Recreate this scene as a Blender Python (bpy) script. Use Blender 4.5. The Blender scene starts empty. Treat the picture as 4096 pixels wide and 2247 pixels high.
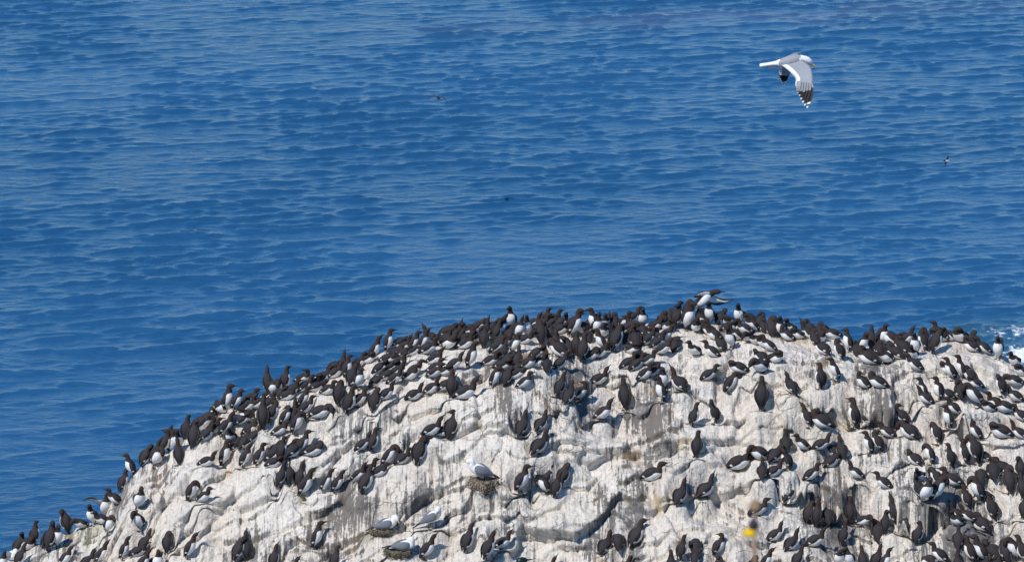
import bpy, math, random
import numpy as np
from mathutils import Vector, Matrix

random.seed(7)
rng = np.random.default_rng(11)
R = math.radians
SC = bpy.context.scene
COL = SC.collection

# ------------------------------------------------------------------ camera, sky, sun, exposure
CAM = Vector((0.0, 0.0, 34.0))          # 34 m above the sea, 55 m from the crag
PITCH = R(15.0)
LENS = 150.0 / 36.0
cd = bpy.data.cameras.new('camera')
cam = bpy.data.objects.new('camera', cd)
COL.objects.link(cam)
cam.location = CAM
cam.rotation_euler = (R(90) - PITCH, 0, 0)
cd.lens = 150.0
cd.sensor_width = 36.0
cd.clip_start = 0.5
cd.clip_end = 20000.0
cd.dof.use_dof = True
cd.dof.focus_distance = 54.0
cd.dof.aperture_fstop = 12.0
SC.camera = cam

SUN_EL, SUN_AZ = R(50.0), R(222.0)      # azimuth measured clockwise from +y (away from the camera)
sun_dir = Vector((math.sin(SUN_AZ) * math.cos(SUN_EL), math.cos(SUN_AZ) * math.cos(SUN_EL), math.sin(SUN_EL)))
W = bpy.data.worlds.new('World')
SC.world = W
W.use_nodes = True
nt = W.node_tree
nt.nodes.clear()
sky = nt.nodes.new('ShaderNodeTexSky')
sky.sky_type = 'NISHITA'
sky.sun_disc = False
sky.sun_elevation = SUN_EL
sky.sun_rotation = SUN_AZ
sky.altitude = 30
sky.air_density = 1.0
sky.dust_density = 0.0
sky.ozone_density = 4.0
bg = nt.nodes.new('ShaderNodeBackground')
bg.inputs['Strength'].default_value = 0.14
wo = nt.nodes.new('ShaderNodeOutputWorld')
hs = nt.nodes.new('ShaderNodeHueSaturation')
hs.inputs['Saturation'].default_value = 1.32
nt.links.new(sky.outputs[0], hs.inputs['Color'])
nt.links.new(hs.outputs[0], bg.inputs[0])
nt.links.new(bg.outputs[0], wo.inputs[0])
ld = bpy.data.lights.new('sun', 'SUN')
ld.energy = 4.2
ld.angle = R(0.53)
ld.color = (1.0, 0.95, 0.88)
sun = bpy.data.objects.new('sun', ld)
COL.objects.link(sun)
sun.rotation_euler = (-sun_dir).to_track_quat('-Z', 'Y').to_euler()
SC.view_settings.view_transform = 'Standard'
SC.view_settings.look = 'None'
SC.view_settings.gamma = 1.0
SC.view_settings.exposure = 0.0
SC.view_settings.use_curve_mapping = False

# ------------------------------------------------------------------ helpers
FWD = Vector((0, math.cos(PITCH), -math.sin(PITCH)))
UPV = Vector((0, math.sin(PITCH), math.cos(PITCH)))


def ray(px, py):
    """Direction (unit length along the view axis) through a pixel of the photograph."""
    return Vector((1, 0, 0)) * ((px - 2048) / 4096 / LENS) + UPV * ((1123.5 - py) / 4096 / LENS) + FWD


def at(px, py, dist):
    return CAM + ray(px, py) * dist


def new_mat(name):
    m = bpy.data.materials.new(name)
    m.use_nodes = True
    b = m.node_tree.nodes['Principled BSDF']
    return m, m.node_tree, b


def N(t, kind, **kw):
    n = t.nodes.new(kind)
    for k, v in kw.items():
        if k in n.inputs:
            n.inputs[k].default_value = v
        else:
            setattr(n, k, v)
    return n


def mixc(t, fac, a, b):
    n = t.nodes.new('ShaderNodeMix')
    n.data_type = 'RGBA'
    for sock, v in ((n.inputs[0], fac), (n.inputs[6], a), (n.inputs[7], b)):
        if hasattr(v, 'is_linked') or hasattr(v, 'links'):
            t.links.new(v, sock)
        else:
            sock.default_value = v if not isinstance(v, tuple) else (*v, 1.0)[:4]
    return n.outputs[2]


def math_n(t, op, a, b=None, c=None, clamp=False):
    n = t.nodes.new('ShaderNodeMath')
    n.operation = op
    n.use_clamp = clamp
    for i, v in enumerate((a, b, c)):
        if v is None:
            continue
        if hasattr(v, 'links'):
            t.links.new(v, n.inputs[i])
        else:
            n.inputs[i].default_value = v
    return n.outputs[0]


def sstep(t, v, lo, hi):
    n = t.nodes.new('ShaderNodeMapRange')
    n.interpolation_type = 'SMOOTHSTEP'
    t.links.new(v, n.inputs[0])
    n.inputs[1].default_value = lo
    n.inputs[2].default_value = hi
    return n.outputs[0]


def pos_noise(t, scale, detail=3.0, vec=(1, 1, 1), rough=0.55, loc=(0, 0, 0)):
    g = t.nodes.get('geo') or t.nodes.new('ShaderNodeNewGeometry')
    g.name = 'geo'
    mp = t.nodes.new('ShaderNodeMapping')
    mp.inputs['Scale'].default_value = vec
    mp.inputs['Location'].default_value = loc
    t.links.new(g.outputs['Position'], mp.inputs[0])
    n = N(t, 'ShaderNodeTexNoise', Scale=scale, Detail=detail, Roughness=rough)
    t.links.new(mp.outputs[0], n.inputs['Vector'])
    return n.outputs['Fac']


def attr(t, name):
    n = t.nodes.new('ShaderNodeAttribute')
    n.attribute_name = name
    return n.outputs['Fac']


class Geo:
    """Vertices, faces, one material slot per face and named values per vertex, built into ONE mesh."""
    def __init__(self):
        self.v, self.f, self.m, self.a, self.n = [], [], [], {}, 0

    def add(self, verts, faces, mat=0, **at_):
        verts = np.asarray(verts, float)
        k = len(verts)
        self.v.append(verts)
        self.f += [tuple(i + self.n for i in f) for f in faces]
        self.m += list(mat) if hasattr(mat, '__len__') else [mat] * len(faces)
        for nm in set(self.a) | set(at_):
            arr = self.a.setdefault(nm, [])
            have = sum(len(x) for x in arr)
            if have < self.n:
                arr.append(np.zeros(self.n - have))
            if nm in at_:
                arr.append(np.broadcast_to(np.asarray(at_[nm], float), (k,)))
        self.n += k

    def mesh(self, name, mats, smooth=True):
        me = bpy.data.meshes.new(name)
        V = np.concatenate(self.v)
        me.from_pydata(V.tolist(), [], self.f)
        for m in mats:
            me.materials.append(m)
        me.polygons.foreach_set('material_index', np.array(self.m, 'i'))
        me.polygons.foreach_set('use_smooth', np.full(len(self.f), smooth))
        for nm, arr in self.a.items():
            vals = np.concatenate(arr) if arr else np.zeros(0)
            if len(vals) < self.n:
                vals = np.concatenate([vals, np.zeros(self.n - len(vals))])
            a = me.attributes.new(nm, 'FLOAT', 'POINT')
            a.data.foreach_set('value', vals.astype('f'))
        me.update()
        return me


def obj(name, me, parent=None, loc=None):
    o = bpy.data.objects.new(name, me)
    COL.objects.link(o)
    if parent:
        o.parent = parent
    if loc is not None:
        o.location = loc
    return o


def tag(o, label=None, cat=None, group=None, kind=None):
    if label: o['label'] = label
    if cat: o['category'] = cat
    if group: o['group'] = group
    if kind: o['kind'] = kind
    return o


def grid_faces(nu, nv, closed_v=False, off=0):
    out = []
    for i in range(nu - 1):
        for j in range(nv if closed_v else nv - 1):
            j2 = (j + 1) % nv
            out.append((off + i * nv + j, off + i * nv + j2, off + (i + 1) * nv + j2, off + (i + 1) * nv + j))
    return out


def catmull(P, n):
    """Resample control rows P (k x d) to n rows along a Catmull-Rom curve."""
    P = np.asarray(P, float)
    k = len(P)
    Q = np.vstack([2 * P[0] - P[1], P, 2 * P[-1] - P[-2]])
    t = np.linspace(0, k - 1 - 1e-9, n)
    i = t.astype(int)
    f = (t - i)[:, None]
    a, b, c, d = Q[i], Q[i + 1], Q[i + 2], Q[i + 3]
    return 0.5 * (2 * b + (c - a) * f + (2 * a - 5 * b + 4 * c - d) * f ** 2 + (3 * b - a - 3 * c + d) * f ** 3)


def tube(C, rw, rh, seg, up=(0, 0, 1), squash=None):
    """Swept ellipse. Returns verts, faces, angle from the underside (0 below, pi above) per vertex, ring index."""
    C = np.asarray(C, float)
    n = len(C)
    T = np.gradient(C, axis=0)
    T /= np.linalg.norm(T, axis=1)[:, None] + 1e-12
    u = np.asarray(up, float)
    U = np.zeros((n, 3))
    for i in range(n):
        u = u - T[i] * u.dot(T[i])
        u = u / (np.linalg.norm(u) + 1e-12)
        U[i] = u
    S = np.cross(T, U)
    ph = np.linspace(0, 2 * math.pi, seg, endpoint=False)
    V = (C[:, None, :] + S[:, None, :] * (np.sin(ph)[None, :, None] * np.asarray(rw)[:, None, None])
         - U[:, None, :] * (np.cos(ph)[None, :, None] * np.asarray(rh)[:, None, None]))
    V = V.reshape(-1, 3)
    F = grid_faces(n, seg, True)
    a = len(V)
    V = np.vstack([V, C[0], C[-1]])
    F += [(a, (j + 1) % seg, j) for j in range(seg)]
    o = (n - 1) * seg
    F += [(a + 1, o + j, o + (j + 1) % seg) for j in range(seg)]
    phi = np.concatenate([np.tile(np.where(ph > math.pi, 2 * math.pi - ph, ph), n), [math.pi / 2, math.pi / 2]])
    ring = np.concatenate([np.repeat(np.arange(n), seg), [0, n - 1]])
    return V, F, phi, ring


# ---- lattice noise in two dimensions (numpy), for the rock and the sea
def _hash(ix, iy, seed):
    h = (ix.astype(np.int64) * 374761393 + iy.astype(np.int64) * 668265263 + seed * 1442695041) & 0xFFFFFFFF
    h = ((h ^ (h >> 13)) * 1274126177) & 0xFFFFFFFF
    h = h ^ (h >> 16)
    return (h & 0xFFFFFF) / float(0xFFFFFF)


def vnoise(x, y, seed=0):
    ix, iy = np.floor(x), np.floor(y)
    fx, fy = x - ix, y - iy
    fx = fx * fx * fx * (fx * (fx * 6 - 15) + 10)
    fy = fy * fy * fy * (fy * (fy * 6 - 15) + 10)
    a, b = _hash(ix, iy, seed), _hash(ix + 1, iy, seed)
    c, d = _hash(ix, iy + 1, seed), _hash(ix + 1, iy + 1, seed)
    return (a + (b - a) * fx) * (1 - fy) + (c + (d - c) * fx) * fy - 0.5


def fbm(x, y, oct=4, seed=0, gain=0.5):
    s, a = 0.0, 1.0
    for o in range(oct):
        s = s + a * vnoise(x * 2 ** o + 17.3 * o, y * 2 ** o - 9.1 * o, seed + o)
        a *= gain
    return s * 2


def voro(x, y, seed=0):
    """Cell offsets (dx, dy) to the nearest seed point, gap to the second nearest, three random values of the cell."""
    ix, iy = np.floor(x), np.floor(y)
    f1 = np.full(x.shape, 9.0); f2 = np.full(x.shape, 9.0)
    cx = np.zeros(x.shape); cy = np.zeros(x.shape); bi = np.zeros(x.shape); bj = np.zeros(x.shape)
    for i in (-1, 0, 1):
        for j in (-1, 0, 1):
            gx, gy = ix + i, iy + j
            px = gx + 0.1 + 0.8 * _hash(gx, gy, seed)
            py = gy + 0.1 + 0.8 * _hash(gx, gy, seed + 57)
            d = np.hypot(x - px, y - py)
            near = d < f1
            f2 = np.where(near, f1, np.minimum(f2, d))
            cx = np.where(near, x - px, cx); cy = np.where(near, y - py, cy)
            bi = np.where(near, gx, bi); bj = np.where(near, gy, bj)
            f1 = np.where(near, d, f1)
    r = [_hash(bi, bj, seed + 101 + 13 * k) for k in range(3)]
    return cx, cy, f2 - f1, r
# Birds surveyed from the photograph: tile origin, then "x y height pose facing" (tile pixels; 3.68 per photograph pixel).
SURVEY = {
(0, 1863): """30 1480 300 U FR;240 1275 370 H BR;415 1205 260 T FR;270 1440 300 U BR;500 1140 330 S BR;720 1255 460 H BR;850 1195 380 S FR;668 1105 170 s BR;
1000 985 385 T BL;1230 870 150 P FL;1370 845 320 S FL;1540 800 190 s FL;1600 995 320 P FR;1722 430 120 s L;1790 285 290 S BR;910 1440 300 U R;
1250 1410 190 u R;1440 1410 330 U R;1800 1400 380 U R""",
(512, 1863): """150 650 420 S FR;190 995 350 P FL;190 1280 380 U BR;120 1240 150 s BR;570 1285 330 T B;870 1360 420 U R;900 520 340 P R;1080 400 120 s R;
170 1440 230 U R;430 1480 260 S F;340 1430 150 s R;1745 1400 440 U B;1610 1420 380 T BR""",
(1024, 1863): """330 490 400 U BR;530 185 320 U B;650 345 470 U R;600 335 370 U BR;980 355 330 U R;1150 365 320 U R;1500 120 200 u R;1580 405 430 U BR;
1760 110 180 s R;865 1220 430 S R;250 1500 330 U BR;470 1480 170 u R;1150 1510 300 S BR""",
(1536, 1863): """580 1375 400 U R;1205 1275 440 U BR;1490 1375 430 U BR;1705 1205 260 u R""",
(2048, 1863): """100 440 430 S R;540 430 340 P L;470 300 270 U BR;590 390 300 U BR;715 315 370 T BR;490 1560 220 U R;1340 1300 310 u BR;1555 1225 350 u B;
1765 1225 470 S BR;1610 1560 220 s BR""",
(2560, 1863): """120 215 320 s R;560 545 340 u BR;930 445 320 u BR;1390 75 280 P R;1800 115 200 u B;1700 720 260 s R;600 1400 360 S BR;820 1290 280 T B;
800 1440 200 T B;1110 1345 350 H R;460 1540 270 S B;1160 1560 200 T B;1660 1560 210 T B;1800 1450 260 U R""",
(3072, 1863): """50 125 220 u BR;300 75 310 T BL;600 212 260 s R;290 595 320 u BR;600 860 330 P BR;695 890 420 U B;880 890 320 u B;1220 850 390 S B;
1360 860 150 P R;1100 1165 340 U BR;70 1110 300 u R;310 1240 310 u BR;650 1180 290 u R;400 1470 290 U BR;1740 1000 350 H B;1620 1095 290 T B;1845 960 450 U BL;
1050 1480 320 T F;1220 1480 310 S FL;1410 1480 270 U B;1580 1480 290 U BR;1670 1480 280 U R;1330 190 280 u L;1740 285 200 s L""",
(3584, 1863): """135 1025 390 u B;320 1120 310 H BR;680 1420 310 s L;480 1500 290 P F;915 1195 330 u B;340 480 370 H BL;400 560 450 S FR;520 545 420 P R;
640 330 320 P BL;880 290 290 s L;360 160 190 s FL;1250 255 330 u B;1440 180 290 T B;1590 130 260 T BL;1690 415 410 T B;1830 190 300 T B;1870 480 350 U B;
1190 575 400 P L;1120 620 330 U BL;1350 450 130 T L;1440 810 370 P BL;940 760 230 u L;930 810 180 s L;1110 825 290 u L;1290 1000 270 T BL;1150 1440 430 S BL;
1310 1430 470 S L;1450 1380 280 T BL;1600 1375 270 T B;1800 1400 390 P L;1880 1420 420 S BL;910 1540 260 S B;1320 1560 220 T B;1440 1560 220 T B;1870 720 300 U B""",
(512, 1479): """70 1440 320 S L;220 1375 370 T BR;390 1100 320 U R;400 1370 420 P FR;545 1070 380 H BR;600 1060 310 S BR;570 1215 370 S R;750 1170 370 S F;
760 1405 400 U B;955 1155 450 H B;840 1005 380 S BR;1030 900 280 P R;1130 930 140 s R;1220 900 190 s R;1385 985 400 U R;1260 620 340 S FR;1340 625 290 P FR;
1160 740 300 H R;1480 570 450 S R;1610 530 300 S R;1660 575 330 u R;1740 520 240 s R;1860 560 260 s R;1640 750 110 T R;1770 760 240 T L;1750 850 160 s R;
1850 860 150 s R;1560 1010 220 s FL;1690 1125 240 u BR;1560 1130 200 T BR;1400 1430 440 S R;1110 1395 230 u R;1690 1430 320 U R""",
(1024, 1479): """10 1410 320 S R;190 345 400 U B;270 240 300 P FR;420 250 300 S BR;640 170 220 H R;690 200 130 s R;930 170 210 s R;830 180 150 s R;1130 120 230 s R;
1020 330 210 s R;840 280 120 L R;650 500 230 S R;470 290 150 s R;430 435 230 s R;330 350 130 T R;260 440 150 L R;150 520 180 s R;200 800 370 T BR;70 890 480 S B;
410 790 300 T R;540 640 200 u BR;570 950 370 P R;300 1005 260 s R;700 590 220 s R;890 710 260 P R;400 1260 290 S BR;270 1220 170 T BR;230 1330 240 P R;
230 1440 200 T R;500 1300 260 T BR;610 1265 400 S R;780 1265 250 T R;1200 520 370 P B;1340 660 450 S BR;1480 545 290 s R;1500 255 330 S FR;1400 240 330 T BR;
1740 255 280 u BR;1730 670 370 T BR;1540 1190 270 u R;1700 1180 310 S BR;1620 1480 170 s R""",
(1536, 1479): """20 1440 370 P R;240 1340 180 s R;490 1400 460 T BR;650 990 330 u R;820 980 200 T R;960 1035 440 H BR;400 440 250 u R;660 360 260 u R;870 335 290 u R;
1000 410 420 S B;1130 420 380 u R;1610 265 340 P R;1800 230 300 T BR;10 465 300 u R;120 165 230 u R;350 135 230 s R;10 150 200 T R;700 115 260 s R;880 90 200 T R""",
(2048, 1479): """670 405 390 U BR;820 490 320 u BR;960 490 290 H R;1240 245 280 u R;1300 740 330 u R;1670 595 480 S B;130 1015 350 u BR;400 895 310 u BR;370 1255 360 u BR;
160 145 250 s R;10 140 230 T R""",
(2560, 1479): """40 110 250 s R;150 90 190 T R;350 205 260 S F;320 475 400 S L;610 300 330 u BL;970 105 200 s R;1290 350 340 P R;1790 605 530 S B;780 830 340 S BR;
1110 805 370 H BL;820 1290 390 S B;1850 1325 260 P L""",
(3072, 1479): """360 345 300 u BL;770 290 400 S BL;1020 115 310 S L;1430 265 250 H L;1660 265 240 T L;620 845 340 U BL;850 855 270 T L;1280 905 460 S BL;1460 840 280 T BL;
1800 995 270 s L;265 1195 320 u B;540 1185 260 s L;740 1175 280 u R;1090 1290 330 u B;970 1260 190 T B;1530 1245 360 S L;1640 1225 310 T BL;900 1430 200 P R;30 1330 240 T BR""",
(3584, 1479): """480 480 250 u L;430 440 340 S L;630 450 340 S L;820 430 220 u L;960 430 270 T B;880 575 250 s L;1220 545 410 P L;1000 145 390 S L;1200 240 190 T L;840 105 290 S L;
1570 375 300 T BL;1790 230 220 P L;1800 440 250 u L;1500 560 260 s L;1400 530 120 T L;1650 620 240 T L;1870 680 170 s L;110 770 270 H BL;240 1020 280 P BL;630 1115 330 P BL;
780 925 340 S L;1220 1095 320 T L;1190 1375 440 P BL;1040 1410 390 S BL;1600 1005 280 T L;1850 960 220 u L;300 1400 230 T BL;520 1400 310 P L;820 1413 310 S BL;1310 1340 180 T BL""",
(1024, 1095): """1700 1275 390 U R;1240 1340 180 U BR;1330 1413 230 S R;1150 1420 180 T R;1480 1340 180 s R;1600 1270 140 T R;1450 1450 190 T BR;1800 1400 150 T R""",
(1536, 1095): """40 1145 340 S R;190 1060 170 T R;260 1070 170 u R;400 1060 230 S R;540 1060 270 U R;740 960 210 U L;910 960 240 P R;850 1000 220 s R;900 1085 280 T FR;
1060 900 190 u BR;1130 880 130 T R;1040 1010 190 s R;1170 1040 240 s R;1150 1100 290 u R;1350 860 220 P R;1270 830 160 s L;1480 830 200 U B;1560 850 190 T R;1620 860 230 U BR;
1370 960 200 s R;1470 1100 340 T B;1670 910 300 U R;1880 780 320 S FL;1830 900 190 P R;1680 1080 250 T R;1860 960 180 T R;1630 1090 180 s R;1730 1200 200 u BR;1530 1260 140 s R;
1260 1395 440 S R;1000 1420 280 u R;700 1330 280 u R;700 1460 240 s R;400 1440 200 s R;160 1440 210 u R;190 1290 160 s R;130 1210 190 T R;280 1190 160 T R;10 1300 180 T R;
50 1440 220 T R;390 1160 180 s R;610 1175 270 s R;600 1050 180 T R;1700 1413 220 T R;1800 1300 160 T R""",
(2048, 1095): """20 1145 310 S FR;150 1010 210 S R;60 870 260 U FR;210 860 270 S F;310 720 150 U R;430 680 170 S R;390 770 210 s R;560 720 170 s R;680 720 150 H R;510 720 130 T R;
350 820 150 T R;440 1060 380 P B;690 830 170 T R;560 930 170 T B;640 1080 240 S B;800 930 110 s L;880 930 440 S R;860 760 220 S R;790 780 140 T R;1210 800 290 S L;1280 780 250 U FR;
1100 740 150 s R;1100 880 250 T L;1430 760 210 S F;1590 720 200 S FR;1390 700 140 U B;1740 680 210 S R;1790 800 190 s L;1820 860 150 s FL;1350 860 190 s FL;1510 800 190 T B;
1490 1150 460 P BR;1700 860 190 P R;1690 1000 180 T BR;1360 1070 260 S L;1120 960 150 T B;1020 1295 430 S BR;930 1155 300 S B;730 1215 300 P BL;840 1100 150 T B;1230 1150 150 s R;
1160 1200 130 T R;1750 1170 230 T FR;1850 1060 260 T B;1860 1260 170 T B;1670 1340 190 s R;1800 1360 190 s R;70 1340 260 u B;200 1340 170 s R;340 1330 200 s R;330 1200 170 T R;
500 1440 310 u B;690 1370 220 s R;50 1430 150 T R""",
(2560, 1095): """60 745 270 S F;190 720 110 T R;300 720 150 T B;180 880 160 T F;80 880 150 T B;60 1020 220 s R;340 940 220 s R;390 780 170 S F;460 680 150 T B;510 805 420 S BR;
620 780 370 S FL;680 820 480 S FR;700 700 340 T B;1050 650 260 S FL;1150 670 190 T BR;870 650 120 T B;880 780 200 T BL;800 770 180 S F;1010 800 260 S L;1040 800 130 s L;1130 890 150 s L;
1440 680 280 S FL;1310 680 120 T F;1660 640 230 T L;1680 730 150 s FL;1750 740 150 T B;1600 810 170 s L;1470 880 170 u L;1270 780 120 T R;1350 1025 260 S FL;1550 990 190 P FL;
1740 970 150 s FL;1210 1100 240 u BL;1090 1140 160 s L;830 1160 210 S FL;290 1175 260 u R;500 1140 210 T B;220 1040 180 s R;60 1330 250 s R;1500 1460 240 T L;1800 1440 270 P FL;
1840 1280 170 T L;1830 860 190 T B;1850 980 100 T L""",
(3072, 1095): """20 880 280 T B;130 740 100 T B;180 870 270 S FL;350 830 200 S FL;310 995 250 H L;500 950 190 T FL;600 860 180 u L;660 850 150 T B;740 840 110 T B;770 890 110 T FR;
990 935 230 T L;1190 1045 240 S L;690 980 150 T B;840 1190 240 T BL;1080 1275 300 T BL;1390 1050 240 S FR;1510 1110 340 S B;1580 980 170 S R;1720 1065 350 S FR;1860 1050 270 P L;
1640 1130 130 T B;1300 1110 110 T B;1520 1330 270 T L;1600 1230 150 T L;1770 1315 270 T FL;1850 1160 150 T B;60 1300 230 T FR;50 1020 130 s L""",
(3584, 1095): """40 980 210 T FR;90 1025 260 u R;290 1100 260 S FL;400 960 150 T B;430 1140 300 T BL;550 1180 370 P BR;690 800 190 S L;690 935 250 T L;810 890 190 S FL;930 975 270 T FL;
1110 960 140 T B;1150 1145 270 H L;1330 1110 200 s L;1500 1175 270 S FL;1500 1060 150 T B;1760 1300 200 s FL;140 1180 260 T BL;260 1240 220 S FL;320 1390 230 s L;800 1413 130 T BL;
1100 1500 140 T L;1860 1500 200 T L;40 1250 240 T BL""",
}
# ------------------------------------------------------------------ the sea
m_sea, t, b = new_mat('sea_water')
foam_a, slick_a = attr(t, 'foam'), attr(t, 'slick')
n1 = pos_noise(t, 5.5, 4.0, (0.7, 1.5, 1))
n2 = pos_noise(t, 1.6, 3.0, (1, 1.6, 1), loc=(7, 3, 0))
deep = mixc(t, sstep(t, pos_noise(t, 0.06, 2.0, (0.5, 1, 1)), 0.35, 0.65), (0.0135, 0.075, 0.174), (0.018, 0.088, 0.200))
deep = mixc(t, math_n(t, 'MULTIPLY', slick_a, 0.13), deep, (0.24, 0.19, 0.23))
deep = mixc(t, math_n(t, 'MULTIPLY', sstep(t, foam_a, 0.08, 0.3), 0.4), deep, (0.035, 0.10, 0.12))
foam_f = math_n(t, 'MULTIPLY', sstep(t, foam_a, 0.05, 0.2), sstep(t, math_n(t, 'ADD', foam_a, math_n(t, 'MULTIPLY', math_n(t, 'SUBTRACT', pos_noise(t, 4.0, 6.0, rough=0.7), 0.5), 1.6)), 0.42, 0.72))
colr = mixc(t, foam_f, deep, (0.78, 0.82, 0.84))
t.links.new(colr, b.inputs['Base Color'])
b.inputs['IOR'].default_value = 1.42
rgh = math_n(t, 'ADD', 0.2, math_n(t, 'MULTIPLY', foam_f, 0.6))
t.links.new(rgh, b.inputs['Roughness'])
hgt = math_n(t, 'ADD', math_n(t, 'MULTIPLY', n1, 0.045), math_n(t, 'MULTIPLY', n2, 0.09))
bp = N(t, 'ShaderNodeBump', Strength=0.5, Distance=1.0)
t.links.new(hgt, bp.inputs['Height'])
t.links.new(bp.outputs[0], b.inputs['Normal'])


def axis(lo, hi, step, outs):
    fine = np.arange(lo, hi + step / 2, step)
    return np.concatenate([[lo - o for o in reversed(outs)], fine, [hi + o for o in outs]])


sx = axis(-27, 27, 0.09, (1, 3, 8, 20, 60, 200, 800, 5000))
sy = axis(96, 182, 0.105, (1, 3, 8, 20, 60, 96, 800, 6000))
X, Y = np.meshgrid(sx, sy, indexing='ij')
Z = np.zeros_like(X); DX = np.zeros_like(X); DY = np.zeros_like(X)
nw = 200
lam = np.exp(rng.uniform(math.log(0.34), math.log(3.2), nw))
ang = rng.normal(R(96), R(21), nw)
amp = 0.0039 * lam * np.exp(-(np.log(lam / 0.44) / 1.0) ** 2 / 2) * rng.uniform(0.5, 1.4, nw)
# gusts: patches where the short waves are stronger or weaker
gust = np.clip(1.0 + 0.55 * fbm(X * 0.10, Y * 0.06, 3, 5) + 0.55 * fbm(X * 0.4, Y * 0.25, 2, 8), 0.5, 1.6)
for L, an, A in zip(lam, ang, amp):
    k = 2 * math.pi / L
    ph = k * (X * math.cos(an) + Y * math.sin(an)) + rng.uniform(0, 6.28)
    g = gust if L < 2.5 else 1.0
    s, c = np.sin(ph), np.cos(ph)
    Z += A * g * c
    DX -= 0.6 * A * g * math.cos(an) * s
    DY -= 0.6 * A * g * math.sin(an) * s
# most of the surface lies nearly flat; the higher crests stand out of it as short separate wavelets
z0 = Z.std()
pk = np.log1p(np.exp(np.clip((Z - 0.55 * z0) / (0.28 * z0), -30, 30))) * 0.28 * z0
Z = 0.30 * Z + 1.25 * (pk - pk.mean())
DX *= 0.5; DY *= 0.5
for _ in range(14):                                      # no wavelet steeper than real ones get
    sl_ = np.maximum(np.abs(np.gradient(Z, axis=1)) / np.gradient(Y, axis=1), np.abs(np.gradient(Z, axis=0)) / np.gradient(X, axis=0))
    w_ = np.clip((sl_ - 0.30) / 0.12, 0, 1)
    w_[1:-1, 1:-1] = np.maximum.reduce([w_[1:-1, 1:-1], w_[:-2, 1:-1], w_[2:, 1:-1], w_[1:-1, :-2], w_[1:-1, 2:]])
    bl_ = Z.copy()
    bl_[1:-1, 1:-1] = 0.2 * (Z[1:-1, 1:-1] + Z[:-2, 1:-1] + Z[2:, 1:-1] + Z[1:-1, :-2] + Z[1:-1, 2:])
    Z = Z + w_ * (bl_ - Z)
inside = np.clip(np.minimum(np.minimum(X + 27, 27 - X), np.minimum(Y - 96, 182 - Y)) / 2.0, 0, 1)
# the surf breaking behind the crag, at the photograph's right edge
fx, fy = X - 14.6, Y - 115.6
arm = np.exp(-(((X - 15.5) / 1.6) ** 2 + ((Y - 118.3 - 0.25 * (X - 15.7)) / 1.35) ** 2))
arm2 = np.exp(-(((X - 15.8) / 1.9) ** 2 + ((Y - 120.9 + 0.15 * (X - 15.6)) / 0.8) ** 2))
foam = np.clip(0.92 * arm + 0.38 * arm2 + 0.24 * np.exp(-(((X - 14.2) / 3) ** 2 + ((Y - 121) / 3) ** 2)), 0, 1.2)
Zarm = arm * (0.08 + 0.24 * fbm(X * 2.2, Y * 2.2, 4, 31)) + arm2 * 0.05
Z = Z * (1 - 0.7 * np.clip(arm, 0, 1)) + Zarm
slick = np.clip(1.4 * np.exp(-((Y - 166 - 0.12 * X + 1.6 * fbm(X * 0.15, Y * 0.1, 3, 77)) / 1.6) ** 2) * (vnoise(X * 0.5, Y * 0.5, 3) + 0.55), 0, 1) * np.clip((X + 8) / 8, 0, 1)
# wind-driven crests lean towards the viewer, but never so far that they fold over
gy = np.abs(np.gradient(Z - Zarm, axis=1) / np.gradient(Y, axis=1)) + np.abs(np.gradient(DY, axis=1) / np.gradient(Y, axis=1)) * 0.6
lean = np.clip(0.42 / (1.6 * np.maximum(gy, 1e-3)), 0.0, 1.0)
for _ in range(4):
    lean[1:-1, 1:-1] = np.minimum(lean[1:-1, 1:-1], (lean[:-2, 1:-1] + lean[2:, 1:-1] + lean[1:-1, :-2] + lean[1:-1, 2:]) / 4)
P = np.stack([X + DX * inside * lean, Y + (DY - 1.6 * (Z - Zarm)) * inside * lean, Z * inside], -1).reshape(-1, 3)


def grid_mesh(name, P, nu, nv, mats, attrs):
    me = bpy.data.meshes.new(name)
    i = np.arange(nu - 1)[:, None] * nv + np.arange(nv - 1)[None, :]
    q = np.stack([i, i + nv, i + nv + 1, i + 1], -1).reshape(-1)
    nf = len(q) // 4
    me.vertices.add(len(P)); me.vertices.foreach_set('co', P.astype('f').ravel())
    me.loops.add(len(q)); me.loops.foreach_set('vertex_index', q.astype('i'))
    me.polygons.add(nf); me.polygons.foreach_set('loop_start', np.arange(0, nf * 4, 4, dtype='i'))
    me.polygons.foreach_set('use_smooth', np.ones(nf, bool))
    for m in mats: me.materials.append(m)
    for k, v in attrs.items():
        a = me.attributes.new(k, 'FLOAT', 'POINT'); a.data.foreach_set('value', v.astype('f').ravel())
    me.update(calc_edges=True)
    me.validate()
    return me


sea = obj('sea', grid_mesh('sea', P, len(sx), len(sy), [m_sea], {'foam': foam, 'slick': slick}))
tag(sea, 'rippled deep blue sea behind the bird covered crag', kind='structure')

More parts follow.
